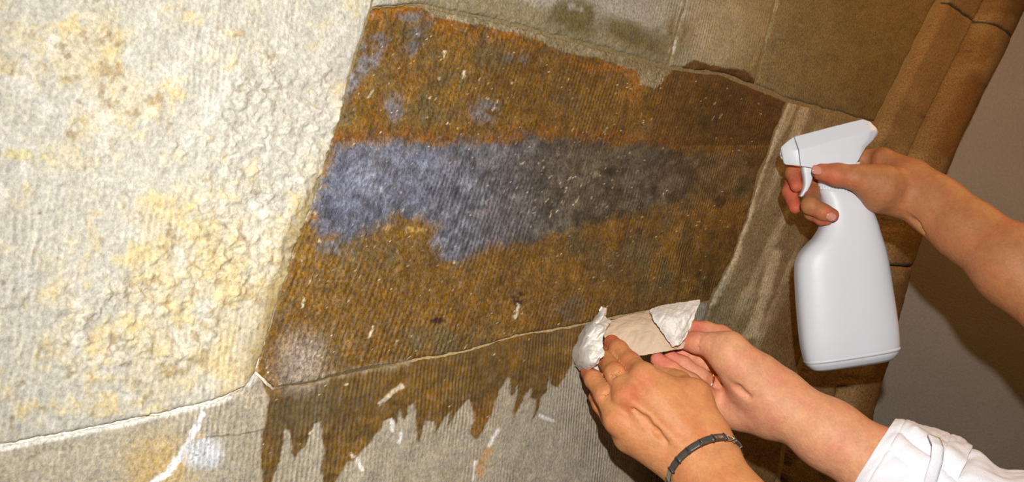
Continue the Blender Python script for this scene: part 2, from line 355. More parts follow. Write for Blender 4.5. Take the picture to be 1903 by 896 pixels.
    wmix((60, 46, 28), blob(wx, wy, 1335, 372, 12, 11, 0, 0.5) * 0.8)
    # pale grit and scratches
    fl_ = sstep(0.37, 0.42, fbm(lx + 0.2 * y, y * 0.6, 5.5, 111, 2) + 0.09 * blob(x, y, 1040, 340, 110, 90, 0, 1) + 0.06 * blob(x, y, 740, 430, 110, 50, 0, 1) + 0.06 * blob(x, y, 880, 170, 110, 60, 0, 1)
                + 0.07 * blob(x, y, 560, 670, 60, 50, 0, 1))
    wmix((196, 178, 140), fl_ * 0.75)
    for q, ww in [([(826, 96), (824, 108)], 4), ([(693, 170), (684, 182)], 4), ([(862, 132), (858, 146)], 3), ([(1127, 235), (1120, 250)], 3), ([(692, 608), (684, 626)], 3.5),
                  ([(962, 566), (956, 590)], 3.5), ([(564, 556), (560, 570)], 3), ([(734, 632), (732, 640)], 3), ([(744, 718), (722, 732), (706, 750)], 8), ([(592, 790), (574, 806)], 5), ([(650, 845), (656, 850)], 6)]:
        wmix((206, 196, 172), (1 - sstep(ww * 0.2, ww * 0.8, line_d(x + 8 * fbm(x, y, 6, 151), y + 8 * fbm(x, y, 6, 152), q))) * 0.8)
    wmix((230, 226, 214), (rng.rand(*sh) > 0.9990) * 0.8)
    c = c * (0.98 + 0.45 * fbm(x, y, 120, 175) + 0.55 * streak + 0.55 * fine + 0.5 * fbm(x, y, 7, 140, 2))[..., None]
    out = dry * (1 - wet[..., None]) + c * wet[..., None]
    wv = wet * (0.50 + 0.18 * grey + 0.30 * gband * (1 - sstep(700, 1000, x)) * (0.7 + 1.2 * fbm(x, y, 30, 171)))
    f1, f2 = cells(x, y, 11, 8)
    h = h + wet * 0.0022 * fbm(x, y, 24, 131, 3) + wet * (0.0012 * fbm(lx, y * 0.3, 14, 121) * 2)
    return np.clip(out, 0.004, 0.95), np.clip(wv, 0, 1), np.clip(coarse, 0, 1), h

def resample(P, n):
    P = np.array(P, float); L = np.r_[0, np.cumsum(np.hypot(*np.diff(P, axis=0).T))]
    t = np.linspace(0, L[-1], n); return np.stack([np.interp(t, L, P[:, 0]), np.interp(t, L, P[:, 1])], -1)
def coons(top, bot, left, right, nu, nv):
    T = resample(top, nu); B = resample(bot, nu); Lf = resample(left, nv); R = resample(right, nv)
    u = np.linspace(0, 1, nu)[:, None, None]; v = np.linspace(0, 1, nv)[None, :, None]
    S = (1 - v) * T[:, None] + v * B[:, None] + (1 - u) * Lf[None] + u * R[None]
    S -= (1 - u) * (1 - v) * T[0] + u * (1 - v) * T[-1] + (1 - u) * v * B[0] + u * v * B[-1]
    return S
def wobble(S):
    x, y = S[..., 0], S[..., 1]
    return np.stack([x + 5 * fbm(x, y, 34, 201, 3) + 2.5 * fbm(x, y, 9, 205, 2), y + 5 * fbm(x, y, 34, 202, 3) + 2.5 * fbm(x, y, 9, 206, 2)], -1)

MAT_L = stone_material('tooled_stone_pale', 0.14, 1.0, 0.0044, 0.55)
MAT_B = stone_material('tooled_stone_wet', 0.50, 1.25, 0.0052, 1.15)
MAT_C = stone_material('tooled_stone_lower', 0.16, 1.2, 0.0042, 0.7)
MAT_R = stone_material('weathered_stone', 0.6, 0.5, 0.006, 1.0)
MAT_E = stone_material('tooled_stone_upper', 0.45, 1.0, 0.0052, 0.8)

# the mortar bed that everything is set in
gx, gy = np.meshgrid(np.linspace(-2600, 1700, 160), np.linspace(-1500, 2300, 120), indexing='ij')
mb_col = np.empty(gx.shape + (3,)); mb_col[:] = lin((186, 174, 146))
xs = np.linspace(-0.73, 1.02, 240); zs = np.linspace(-0.02, 2.6, 240)
X, Z = np.meshgrid(xs, zs, indexing='ij')
keep = None
Pm = np.stack([X, 0.8869 + 1.1829 * X, Z], -1) - 0.0042 * WN
# clip the bed behind the roll moulding
def moulding_x(Zv):
    out = []
    for z in np.atleast_1d(Zv): out.append(z)
    return out
mo = on_wall(np.array([p[0] for p in M_OUT], float) - 60, np.array([p[1] for p in M_OUT], float))
xm = np.interp(Z, mo[::-1, 2], mo[::-1, 0])
tt = (X - xs[0]) / (xs[-1] - xs[0]); X2 = xs[0] + tt * (xm - xs[0])
Pm = np.stack([X2, 0.8869 + 1.1829 * X2, Z], -1) - 0.0012 * WN
px_ = CX + F * Pm[..., 0] / np.maximum(Pm[..., 1], .05); py_ = CY - F * (Pm[..., 2] - CAMZ) / np.maximum(Pm[..., 1], .05)
lowj = (sstep(430, 560, py_ + 0.1 * px_) * (px_ < 1300))[..., None]
col = np.empty(X.shape + (3,)); col[:] = lin((136, 120, 86)) * (1 - lowj) + (lin((228, 222, 206)) * (1 - sstep(480, 520, px_))[..., None] + lin((92, 78, 48)) * (sstep(480, 520, px_) * (1 - sstep(690, 800, px_)))[..., None] + lin((170, 150, 110)) * sstep(690, 800, px_)[..., None]) * lowj
wall = mesh_np('wall_left', Pm, grid_faces(240, 240), MAT_C, col=col, attrs={'wet': np.zeros(X.size), 'coarse': np.ones(X.size)})
wall['kind'] = 'structure'

def stone(top, bot, left, right, step, mat, gap=(0.9, 0.9), level=0.0, name='stone', profile=None):
    wid = max(np.hypot(*(np.array(top[-1]) - top[0])), np.hypot(*(np.array(bot[-1]) - bot[0])))
    hei = max(np.hypot(*(np.array(left[-1]) - left[0])), np.hypot(*(np.array(right[-1]) - right[0])))
    nu = max(8, int(wid / step)); nv = max(8, int(hei / step))
    S = coons(top, bot, left, right, nu, nv)
    # draw the margins in so that a joint stays open
    c = S.mean((0, 1))
    U, V = np.meshgrid(np.linspace(0, 1, nu), np.linspace(0, 1, nv), indexing='ij')
    ix = (1 - 2 * U) * gap[0]; iy = (1 - 2 * V) * gap[1]
    S = S + np.stack([ix, iy], -1)
    S = wobble(S)
    x, y = S[..., 0], S[..., 1]
    colr, wet, coarse, h = paint(x, y)
    eu = np.minimum(U, 1 - U) * wid; ev = np.minimum(V, 1 - V) * hei; e = np.minimum(eu, ev)
    h = 0.0012 * np.logaddexp(0, (h + 0.0012) / 0.0012) - 0.0008       # the dressed face never sinks into the bed
    h = h + level * (1 - np.exp(-e / 5.0)) - 0.0024 * np.exp(-e / 1.8) - 0.0008 * np.exp(-e / 14.0) * (1 + 2 * fbm(x, y, 20, 55))
    if profile is not None: h = h + profile(U, V)
    P = on_wall(x, y, h)
    # skirt running back into the bed
    nuv = nu * nv
    idx = np.arange(nuv).reshape(nu, nv)
    ring = np.r_[idx[:, 0], idx[-1, 1:], idx[-2::-1, -1], idx[0, -2:0:-1]]
    hb = np.minimum(h.ravel()[ring], 0) - 0.012
    sk = on_wall(x.ravel()[ring], y.ravel()[ring], hb)
    V3 = np.concatenate([P.reshape(-1, 3), sk]); n = len(ring)
    a = ring; b = np.roll(ring, -1); ca = nuv + np.arange(n); cb = nuv + np.roll(np.arange(n), -1)
    Q = np.concatenate([grid_faces(nu, nv), np.stack([b, a, ca, cb], -1)])
    colf = np.concatenate([colr.reshape(-1, 3), colr.reshape(-1, 3)[ring]])
    f = lambda q: np.r_[q.ravel(), q.ravel()[ring]]
    return mesh_np(name, V3, Q[:, ::-1], mat, wall, {'wet': f(wet), 'coarse': f(coarse)}, True, colf)

E1R = [(1345, -330), (1275, 0), (1242, 124)]; E2R = [(1560, -330), (1442, 0), (1404, 158)]
# the big dry stone on the left, its neighbours beyond the frame, the course below, the wetted stone ...
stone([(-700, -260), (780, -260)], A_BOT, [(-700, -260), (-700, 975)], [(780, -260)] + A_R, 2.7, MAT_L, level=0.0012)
stone([(690, 14), (780, 8), (870, 28), (960, 48), (1110, 88), (1240, 128), (1340, 140), (1465, 188)], B_BOT, A_R[1:], B_R, 2.3, MAT_B, gap=(0.5, 0.7))
CB = [(-700, 1180), (1110, 1180)]
stone(A_BOT[:-1] + B_BOT, CB, [(-700, 975), (-700, 1180)], [(1322, 560), (1110, 1180)], 2.6, MAT_C)
stone([(800, -330), (1345, -330)], B_TOP[:6], [(800, -330), (690, 14)], E1R, 3.0, MAT_E, level=0.0010)
stone([(1345, -330), (1560, -330)], [(1242, 124), (1340, 140), (1404, 164)], E1R, E2R, 3.0, MAT_E)
stone([(1560, -330), (1900, -330)], [(1404, 164), (1465, 188), (1626, 228)], E2R, [(1900, -330), (1742, 0), (1626, 228)], 3.0, MAT_R)
stone([(1465, 188), (1626, 228)], [(1110, 1180), (1392, 1180)], B_R + [(1110, 1180)], [(1626, 228), (1596, 300), (1530, 520), (1480, 700), (1392, 1180)], 3.0, MAT_R, level=0.0008)
for t, b, l, r in [([(-2500, -900), (-700, -260)], [(-2500, 1400), (-700, 975)], [(-2500, -900), (-2500, 1400)], [(-700, -260), (-700, 975)]),
                   ([(-2500, 1400), (-700, 975)], [(-2500, 2500), (-700, 2300)], [(-2500, 1400), (-2500, 2500)], [(-700, 975), (-700, 2300)]),
                   ([(-700, 1180), (1110, 1180)], [(-700, 1750), (1000, 1750)], [(-700, 1180), (-700, 1750)], [(1110, 1180), (1000, 1750)]),
                   ([(-700, -1200), (900, -1200)], [(-700, -260), (780, -260)], [(-700, -1200), (-700, -260)], [(900, -1200), (780, -260)]),
                   ([(1110, 1180), (1392, 1180)], [(1000, 1900), (1300, 1900)], [(1110, 1180), (1000, 1900)], [(1392, 1180), (1300, 1900)]),
                   ([(900, -1200), (1700, -1100)], [(800, -330), (1560, -330)], [(900, -1200), (800, -330)], [(1700, -1100), (1560, -330)])]:
    stone(t, b, l, r, 14.0, MAT_C)

# roll moulding along the edge of the wall, in blocks
def mprof(U, V):
    g = -0.010 * np.exp(-((U - 0.02) / 0.03) ** 2)
    face = 0.010 * sstep(0.03, 0.10, U) + 0.010 * np.clip(U - 0.1, 0, 0.4)
    t = np.clip((U - 0.47) / 0.53, 0, 1)
    roll = 0.026 * np.sqrt(np.clip(1 - (2 * np.clip(t * 1.05, 0, 1) - 0.82) ** 2 / 0.72, 0, 1)) * (t > 0) - 0.13 * sstep(0.80, 1.0, t)
    groove = -0.008 * np.exp(-((U - 0.47) / 0.025) ** 2)
    return g + face + roll + groove
def interp_y(P, y):
    P = np.array(P, float); return np.interp(y, P[:, 1], P[:, 0])
def cut(P, y0, y1):
    ins = [p for p in P if y0 < p[1] < y1]
    return [(interp_y(P, y0), y0)] + ins + [(interp_y(P, y1), y1)]
_old_paint = paint
def paint_m(x, y):
    colr, wet, coarse, h = _old_paint(x, y)
    U = (x - np.interp(y, [p[1] for p in M_IN], [p[0] for p in M_IN])) / np.maximum(np.interp(y, [p[1] for p in M_OUT], [p[0] for p in M_OUT]) - np.interp(y, [p[1] for p in M_IN], [p[0] for p in M_IN]), 1)
    mid = fbm(x, y, 60, 301); st = fbm(x + 0.4 * y, y * 0.25, 22, 305)
    c = np.empty(x.shape + (3,)); c[:] = lin((132, 110, 76))
    def mx(col, m):
        nonlocal c
        m = np.clip(m, 0, 1)[..., None]; c = c * (1 - m) + lin(col) * m
    mx((112, 86, 52), sstep(0.45, 0.6, U) * 0.9); mx((158, 134, 96), sstep(0.0, 0.3, mid) * 0.6)
    mx((112, 86, 50), sstep(0.05, 0.3, st) * 0.6)
    mx((138, 98, 54), sstep(0.4, 0.8, U) * sstep(0.0, 0.2, -mid + 0.1) * 0.5)
    mx((64, 50, 30), sstep(0.27, 0.36, fbm(x, y, 24, 309)) * 0.5)
    c = c * (0.9 + 0.3 * st)[..., None]
    return c, np.zeros(x.shape), np.full(x.shape, 0.9), 0.0030 * mid + 0.0016 * fbm(x, y, 18, 311)
paint = paint_m
for (a0, a1, b0, b1) in [(-330, 0, -330, 92), (0, 480, 92, 500), (480, 1140, 500, 1140)]:
    L_ = cut(M_IN, a0, a1); R_ = cut(M_OUT, b0, b1)
    stone([L_[0], R_[0]], [L_[-1], R_[-1]], L_, R_, 3.0, MAT_R, gap=(0.0, 1.4), name='moulding_block', profile=mprof)
paint = _old_paint

# plastered wall behind, floor
mp, nt, bs = nodes('plaster')
tc = N(nt, 'ShaderNodeTexCoord')
n1 = N(nt, 'ShaderNodeTexNoise', i_Scale=5.0, i_Detail=4.0); nt.links.new(tc.outputs['Object'], n1.inputs['Vector'])
n2 = N(nt, 'ShaderNodeTexNoise', i_Scale=240.0, i_Detail=3.0, i_Roughness=0.7); nt.links.new(tc.outputs['Object'], n2.inputs['Vector'])
k = math_n(nt, 'ADD', 0.62, math_n(nt, 'ADD', math_n(nt, 'MULTIPLY', n1.outputs[0], 0.3), math_n(nt, 'MULTIPLY', n2.outputs[0], 0.46)))
v = N(nt, 'ShaderNodeVectorMath', operation='SCALE'); v.inputs[0].default_value = tuple(lin((160, 150, 138))); nt.links.new(k, v.inputs['Scale'])
nt.links.new(v.outputs[0], bs.inputs['Base Color']); bs.inputs['Roughness'].default_value = 0.9; bs.inputs['Specular IOR Level'].default_value = 0.15
b = N(nt, 'ShaderNodeBump'); b.inputs['Distance'].default_value = 0.0008; nt.links.new(n2.outputs[0], b.inputs['Height']); nt.links.new(b.outputs[0], bs.inputs['Normal'])
def box(name, p0, p1, mat, parent=None):
    x0, y0, z0 = p0; x1, y1, z1 = p1
    V = [(x0, y0, z0), (x1, y0, z0), (x1, y1, z0), (x0, y1, z0), (x0, y0, z1), (x1, y0, z1), (x1, y1, z1), (x0, y1, z1)]
    Q = [(0, 3, 2, 1), (4, 5, 6, 7), (0, 1, 5, 4), (1, 2, 6, 5), (2, 3, 7, 6), (3, 0, 4, 7)]
    return mesh_np(name, V, Q, mat, parent, smooth=False)
wb = box('wall_back', (0.35, 2.02, 0.0), (2.6, 2.10, 2.6), mp); wb['kind'] = 'structure'
V = wb.data.vertices
for vv in V:                                             # the wall runs slightly away to the right
    vv.co.y += 0.14 * (vv.co.x - 0.8)
flr = box('floor', (-1.6, -1.6, -0.06), (2.8, 2.6, 0.0), plain('floor_stone', (0.16, 0.14, 0.11), 0.8, 0.2, 0.4, 12)); flr['kind'] = 'structure'

#PART2
# ---------------------------------------------------------------- bodies grown from one distance field
class Field:
    def __init__(s, lo, hi, h):
        s.h = h; s.lo = np.array(lo, float); n = np.ceil((np.array(hi) - s.lo) / h).astype(int) + 1
        s.n = n; s.ax = [np.float32(s.lo[i] + h * np.arange(n[i])) for i in range(3)]
    def new(s): return np.full(s.n, 1.0, np.float32)
    def sub(s, lo, hi):
        a = np.clip(np.floor((lo - s.lo) / s.h).astype(int), 0, s.n - 1); b = np.clip(np.ceil((hi - s.lo) / s.h).astype(int) + 1, 1, s.n)
        return tuple(slice(a[i], b[i]) for i in range(3))
    def cone(s, f, a, b, ra, rb, k, m=0.022, op='add', flat=None):
        """smooth union of a tapered capsule a-b into f; flat = (axis vector, factor) squashes the section"""
        a = np.array(a, float); b = np.array(b, float); R = max(ra, rb) * (flat[1] if flat and flat[1] > 1 else 1) + m
        sl = s.sub(np.minimum(a, b) - R, np.maximum(a, b) + R)
        x = s.ax[0][sl[0]][:, None, None]; y = s.ax[1][sl[1]][None, :, None]; z = s.ax[2][sl[2]][None, None, :]
        if min(len(s.ax[i][sl[i]]) for i in range(3)) == 0: return
        e = b - a; L = max(e @ e, 1e-12)
        px, py, pz = x - a[0], y - a[1], z - a[2]
        t = np.clip((px * e[0] + py * e[1] + pz * e[2]) / L, 0, 1)
        dx, dy, dz = px - t * e[0], py - t * e[1], pz - t * e[2]
        q = dx * dx + dy * dy + dz * dz
        if flat:
            u = np.array(flat[0], float); u /= np.linalg.norm(u); w_ = dx * u[0] + dy * u[1] + dz * u[2]
            q = q - w_ * w_ * (1 - 1 / flat[1] ** 2)
        d = (np.sqrt(np.maximum(q, 1e-12)) - (ra + (rb - ra) * t)).astype(np.float32)
        g = f[sl]
        if op == 'add':
            hh = np.maximum(k - np.abs(g - d), 0) / k; f[sl] = np.minimum(g, d) - hh * hh * k * 0.25
        else:
            d = -d; hh = np.maximum(k - np.abs(g - d), 0) / k; f[sl] = np.maximum(g, d) + hh * hh * k * 0.25
    def chain(s, f, P, R, k=0.004, **kw):
        for i in range(len(P) - 1): s.cone(f, P[i], P[i + 1], R[i], R[i + 1], k, **kw)
    def join(s, f, g, k):
        hh = np.maximum(k - np.abs(f - g), 0) / k; return np.minimum(f, g) - hh * hh * k * 0.25
    def surface(s, f):
        g = f; n = g.shape; ins = g < 0
        c = [ins[i:n[0] - 1 + i, j:n[1] - 1 + j, k:n[2] - 1 + k] for i in (0, 1) for j in (0, 1) for k in (0, 1)]
        cnt = sum(q.astype(np.uint8) for q in c)
        I = np.argwhere((cnt > 0) & (cnt < 8)); acc = np.zeros((len(I), 3)); num = np.zeros(len(I))
        cor = [(i, j, k) for i in (0, 1) for j in (0, 1) for k in (0, 1)]
        val = {q: g[I[:, 0] + q[0], I[:, 1] + q[1], I[:, 2] + q[2]].astype(float) for q in cor}
        for q in cor:
            for ax in range(3):
                if q[ax]: continue
                r = tuple(q[i] + (i == ax) for i in range(3)); va, vb = val[q], val[r]
                m = (va < 0) != (vb < 0); t = np.where(m, va / np.where(m, va - vb, 1), 0)
                p = np.tile(np.array(q, float), (len(I), 1)); p[:, ax] += t
                acc += p * m[:, None]; num += m
        V = s.lo + s.h * (I + acc / num[:, None])
        idx = np.full(tuple(np.array(n) - 1), -1, np.int64); idx[I[:, 0], I[:, 1], I[:, 2]] = np.arange(len(I))
        Q = []
        for ax in range(3):
            o1, o2 = [(1, 2), (2, 0), (0, 1)][ax]
            sa = [slice(None)] * 3; sb = [slice(None)] * 3; sa[ax] = slice(0, n[ax] - 1); sb[ax] = slice(1, n[ax])
            for o in (o1, o2): sa[o] = sb[o] = slice(1, n[o] - 1)
            A = ins[tuple(sa)]; B = ins[tuple(sb)]
            E = np.argwhere(A != B); inside = A[E[:, 0], E[:, 1], E[:, 2]]
            E[:, o1] += 1; E[:, o2] += 1
            d1 = np.zeros(3, int); d1[o1] = 1; d2 = np.zeros(3, int); d2[o2] = 1
            q = [idx[tuple((E - a * d1 - b_ * d2).T)] for a, b_ in ((1, 1), (0, 1), (0, 0), (1, 0))]
            q = np.stack(q, -1); q[~inside] = q[~inside][:, ::-1]
            Q.append(q)
        Q = np.concatenate(Q); return V, Q[(Q >= 0).all(1)]
def P3(*a): return at(*a)
def flush_of(V, spots):
    f = np.zeros(len(V))
    for p, r, a in spots:
        f = np.maximum(f, a * np.exp(-(np.linalg.norm(V - np.array(p), axis=1) / r) ** 2))
    return f
def body(name, F_, f, mat, parent, spots, base=0.0):
    V, Q = F_.surface(f)
    for _ in range(1):                                   # light relaxation evens out the voxel steps
        nb = np.zeros_like(V); ct = np.zeros(len(V))
        for a in range(4):
            i0, i1 = Q[:, a], Q[:, (a + 1) % 4]
            for ax in range(3): nb[:, ax] += np.bincount(i0, V[i1, ax], len(V)) + np.bincount(i1, V[i0, ax], len(V))
            ct += np.bincount(i0, minlength=len(V)) + np.bincount(i1, minlength=len(V))
        V = V * 0.45 + 0.55 * nb / np.maximum(ct, 1)[:, None]
    return mesh_np(name, V, Q, mat, parent, {'flush': base + flush_of(V, spots)})

SK_A = skin_material('skin_tan', tuple(lin((196, 134, 86))), tuple(lin((192, 98, 66))))
SK_B = skin_material('skin_fair', tuple(lin((208, 150, 112))), tuple(lin((202, 112, 92))))
SK_C = skin_material('skin_warm', tuple(lin((174, 116, 74))), tuple(lin((196, 98, 72))))
NAIL = plain('fingernail', tuple(lin((206, 140, 122))), 0.25, 0.6, 0.1, 80)
WHITE = plain('white_plastic', (0.68, 0.70, 0.75), 0.42, 0.4, 0.04, 300, 0.00008)
SEAMC = plain('seam_grey', (0.25, 0.26, 0.3), 0.6, 0.3)
STEEL = plain('dark_steel', (0.10, 0.09, 0.085), 0.38, 0.6, 0.6, 500, metal=0.5)
POLISH = plain('polished_steel', (0.75, 0.74, 0.74), 0.16, 0.8, metal=1.0)
GOLD = plain('ring_gold', (0.75, 0.55, 0.38), 0.2, 0.8, metal=1.0)
PAPER = plain('tissue_white', tuple(lin((218, 214, 206))), 0.85, 0.2, 0.12, 60, 0.0005, bscale=300)
PAPERW = plain('tissue_soaked', tuple(lin((196, 172, 146))), 0.7, 0.3, 0.35, 45, 0.0010, bscale=260)
CLOTH = plain('white_cotton', tuple(lin((226, 226, 232))), 0.9, 0.15, 0.10, 30, 0.0004, bscale=700)

def nail(parent, c, along, up, L_, W_, mat=None):
    """small curved plate on the back of a finger tip"""
    c = Vector(c); a = Vector(along).normalized(); u = Vector(up); u = (u - a * u.dot(a)).normalized(); s_ = a.cross(u)
    V = []; nu, nv = 9, 9
    for i in range(nu):
        for j in range(nv):
            p = -1 + 2 * i / (nu - 1); q = -1 + 2 * j / (nv - 1)
            ww = W_ * math.sqrt(max(0, 1 - abs(p) ** 4 * 0.75))
            V.append(tuple(c + a * (p * L_) + s_ * (q * ww) + u * (-0.45 * (q * ww) ** 2 / W_ - 0.05 * L_ * p * p)))
    o = mesh_np('fingernail', V, grid_faces(nu, nv), mat or NAIL, parent)
    m = o.modifiers.new('thick', 'SOLIDIFY'); m.thickness = 0.0006; m.offset = 0
    return o

# ================================================================ the hand with the steel bangle (left hand, back towards us)
pe = thing('person', P3(1330, 1100, 0.80), 'person in a rolled white sleeve and steel bangle pressing tissue on the stone', 'person')
Fd = Field((0.045, 0.66, 0.985), (0.40, 0.99, 1.335), 0.0014)
f = Fd.new()
wr = P3(1306, 872, 0.862)
mcp = {'i': P3(1196, 700, .892), 'm': P3(1165, 737, .886), 'r': P3(1148, 782, .886), 'p': P3(1166, 816, .893)}
for q, wp, r0, r1 in (('i', P3(1338, 838, .872), .0150, .0108), ('m', P3(1318, 855, .868), .0155, .0112), ('r', P3(1296, 872, .868), .0150, .0108), ('p', P3(1284, 874, .874), .0130, .0100)):
    Fd.cone(f, wp, mcp[q], r0, r1, 0.012)
Fd.cone(f, P3(1225, 760, .893), P3(1270, 820, .885), .020, .020, 0.02)
Fd.cone(f, P3(1190, 806, .888), P3(1250, 850, .88), .012, .014, 0.016)
# thumb web and the hump of the thumb behind the palm
Fd.cone(f, P3(1318, 800, .882), P3(1286, 738, .900), .0155, .0135, 0.014)
Fd.cone(f, P3(1225, 715, .895), P3(1290, 745, .896), .009, .012, 0.012)
for q in 'imr':                                           # knuckles
    p = mcp[q] + [0, -0.0045, 0.001]; Fd.cone(f, p, p + [0.004, -0.001, -0.004], .0072, .005, 0.007)
# forearm
Fd.chain(f, [wr, P3(1365, 945, .835), P3(1445, 1060, .79), P3(1520, 1160, .75)], [.0205, .0235, .031, .036], 0.015)
Fd.cone(f, P3(1278, 888, .872), P3(1318, 960, .85), .0125, .017, 0.014)
Fd.cone(f, P3(1338, 852, .868), P3(1392, 930, .84), .0125, .017, 0.014)
# tendons on the back and the groove between them
Fd.cone(f, P3(1178, 750, .8715), P3(1282, 842, .8545), .0028, .0022, 0.010)
Fd.cone(f, P3(1206, 716, .8795), P3(1300, 826, .8565), .0028, .0022, 0.010)
Fd.chain(f, [P3(1178, 757, .8715), P3(1200, 780, .8655), P3(1222, 802, .8635), P3(1240, 822, .8600)], [.0004, .0012, .0012, .0003], 0.006, op='cut')
chains = {
 'i': ([mcp['i'], P3(1172, 674, .918), P3(1150, 650, .938), P3(1137, 637, .951)], [.0105, .0088, .0080, .0074]),
 'm': ([mcp['m'], P3(1143, 694, .905), P3(1127, 670, .934), P3(1119, 659, .952)], [.0108, .0086, .0080, .0070]),
 'r': ([mcp['r'], P3(1124, 734, .902), P3(1104, 706, .920), P3(1093, 692, .934)], [.0106, .0088, .0080, .0070]),
 'p': ([mcp['p'], P3(1134, 780, .914), P3(1115, 752, .926), P3(1105, 738, .936)], [.0092, .0070, .0066, .0058]),
 't': ([P3(1286, 738, .900), P3(1262, 712, .935), P3(1225, 690, .955)], [.0125, .0105, .0085])}
out = f
for q, (P, R) in chains.items():
    g = Fd.new(); Fd.chain(g, P, R, 0.004)
    if q != 't':
        d_ = P[1] - np.array([0, 0.004, 0]); Fd.cone(g, d_, d_ + [0.001, -.001, .001], .0060, .0055, 0.004)      # middle joint
        for w_ in (-1, 0, 1):                               # skin folds over the joint
            ax = (P[2] - P[0]); ax /= np.linalg.norm(ax); c_ = P[1] + ax * (0.0022 * w_) - np.array([0, R[1] + .0022, 0])
            sd_ = np.cross(ax, [0, 1, 0]); sd_ /= np.linalg.norm(sd_)
            Fd.cone(g, c_ - sd_ * .005, c_ + sd_ * .005, .0009, .0009, 0.0012, op='cut')
    j = Fd.join(f, g, 0.007 if q != 't' else 0.012)
    out = np.minimum(out, j)
spots = [(chains[q][0][3], .018, .95) for q in 'imrp'] + [(chains[q][0][1], .010, .4) for q in 'imrp'] + [(mcp[q] - np.array([0, .012, 0]), .012, .45) for q in 'imr']
body('left_arm', Fd, out, SK_A, pe, spots, 0.05)

# the supporting hand (right hand, palm towards us) and its forearm
Fd = Field((0.115, 0.80, 0.995), (0.56, 1.035, 1.345), 0.0015)
f = Fd.new()
Fd.chain(f, [P3(1405, 722, .955), P3(1452, 752, .948), P3(1540, 808, .93), P3(1640, 872, .912), P3(1720, 925, .90)], [.0235, .0255, .0290, .0315, .0300], 0.015)
Fd.cone(f, P3(1400, 700, .962), P3(1440, 722, .955), .019, .018, 0.015)
Fd.cone(f, P3(1345, 760, .972), P3(1425, 775, .958), .014, .019, 0.015)
# thenar eminence, heel of the hand, palm plate
Fd.cone(f, P3(1398, 700, .950), P3(1352, 655, .952), .0225, .0165, 0.014)
Fd.cone(f, P3(1372, 680, .945), P3(1360, 668, .945), .017, .016, 0.012)
Fd.cone(f, P3(1372, 762, .972), P3(1322, 735, .985), .015, .012, 0.014)
for P_, r_ in ((P3(1366, 645, 1.005), .010), (P3(1342, 690, 1.003), .0105), (P3(1330, 716, .998), .0105), (P3(1318, 738, .988), .010)):
    Fd.cone(f, P3(1400, 735, .978), P_, .014, r_, 0.012)
# crease round the ball of the thumb
for a_, b_ in (((1316, 668, .936), (1330, 692, .932)), ((1330, 692, .932), (1348, 712, .932)), ((1348, 712, .932), (1372, 722, .934)), ((1372, 722, .934), (1392, 736, .933))):
    Fd.cone(f, P3(*a_), P3(*b_), .0016, .0014, 0.006, op='cut')
ch2 = {
 't': ([P3(1352, 650, .952), P3(1322, 641, .958), P3(1296, 637, .966), P3(1270, 633, .974)], [.0160, .0108, .0100, .0085], .010),
 'i': ([P3(1366, 640, 1.005), P3(1340, 622, 1.01), P3(1312, 613, 1.006), P3(1284, 608, 1.0)], [.0105, .0088, .0078, .0068], .006),
 'm': ([P3(1340, 690, 1.0), P3(1310, 674, .988), P3(1280, 660, .985), P3(1256, 652, .985)], [.0100, .0082, .0076, .0066], .005),
 'r': ([P3(1332, 724, .985), P3(1300, 700, .968), P3(1270, 678, .968), P3(1246, 664, .972)], [.0100, .0082, .0076, .0066], .005),
 'p': ([P3(1322, 742, .970), P3(1284, 712, .952), P3(1246, 688, .950), P3(1222, 668, .956)], [.0095, .0088, .0082, .0068], .005)}
out = f
for q, (P, R, k_) in ch2.items():
    g = Fd.new(); Fd.chain(g, P, R, 0.004)
    for c0 in (P[1], P[2]):                                # flexion creases on the palm side
        ax = P[2] - P[1]; ax /= np.linalg.norm(ax); sd_ = np.cross(ax, [0, 1, 0]); c_ = c0 - np.array([0, R[1] + .0004, 0])
        Fd.cone(g, c_ - sd_ * .006, c_ + sd_ * .006, .0008, .0008, 0.0016, op='cut')
    out = np.minimum(out, Fd.join(f, g, k_))
spots = [(ch2[q][0][3], .022, .8) for q in 'timrp'] + [(ch2[q][0][0], .016, .35) for q in 'mrp'] + [(P3(1390, 760, .95), .03, .35), (P3(1345, 610, 1.0), .02, .5), (P3(1390, 640, .95), .016, .35)]
body('right_arm', Fd, out, SK_B, pe, spots, 0.06)

def ring_mesh(c, ax, up, ra, rb, prof, n=48, a0=0.0, a1=2 * math.pi):
    """sweeps the little profile (radial, axial) round an ellipse"""
    c = np.array(c, float); ax = np.array(ax, float); ax /= np.linalg.norm(ax); u = np.array(up, float); u -= ax * (u @ ax); u /= np.linalg.norm(u); s_ = np.cross(ax, u)
    full = abs(a1 - a0 - 2 * math.pi) < 1e-6
    th = a0 + (a1 - a0) * np.arange(n) / (n if full else n - 1); V = []
    for t in th:
        for (r, z) in prof: V.append(c + u * math.cos(t) * (ra + r) + s_ * math.sin(t) * (rb + r) + ax * z)
    m = len(prof); Q = []
    for i in range(n if full else n - 1):
        for j in range(m): Q.append((i * m + j, i * m + (j + 1) % m, ((i + 1) % n) * m + (j + 1) % m, ((i + 1) % n) * m + j))
    V = np.array(V)
    if not full:
        Q2 = [tuple(range(m)), tuple((n - 1) * m + k_ for k_ in range(m))[::-1]]
        if m == 4: Q += Q2
    return V, Q
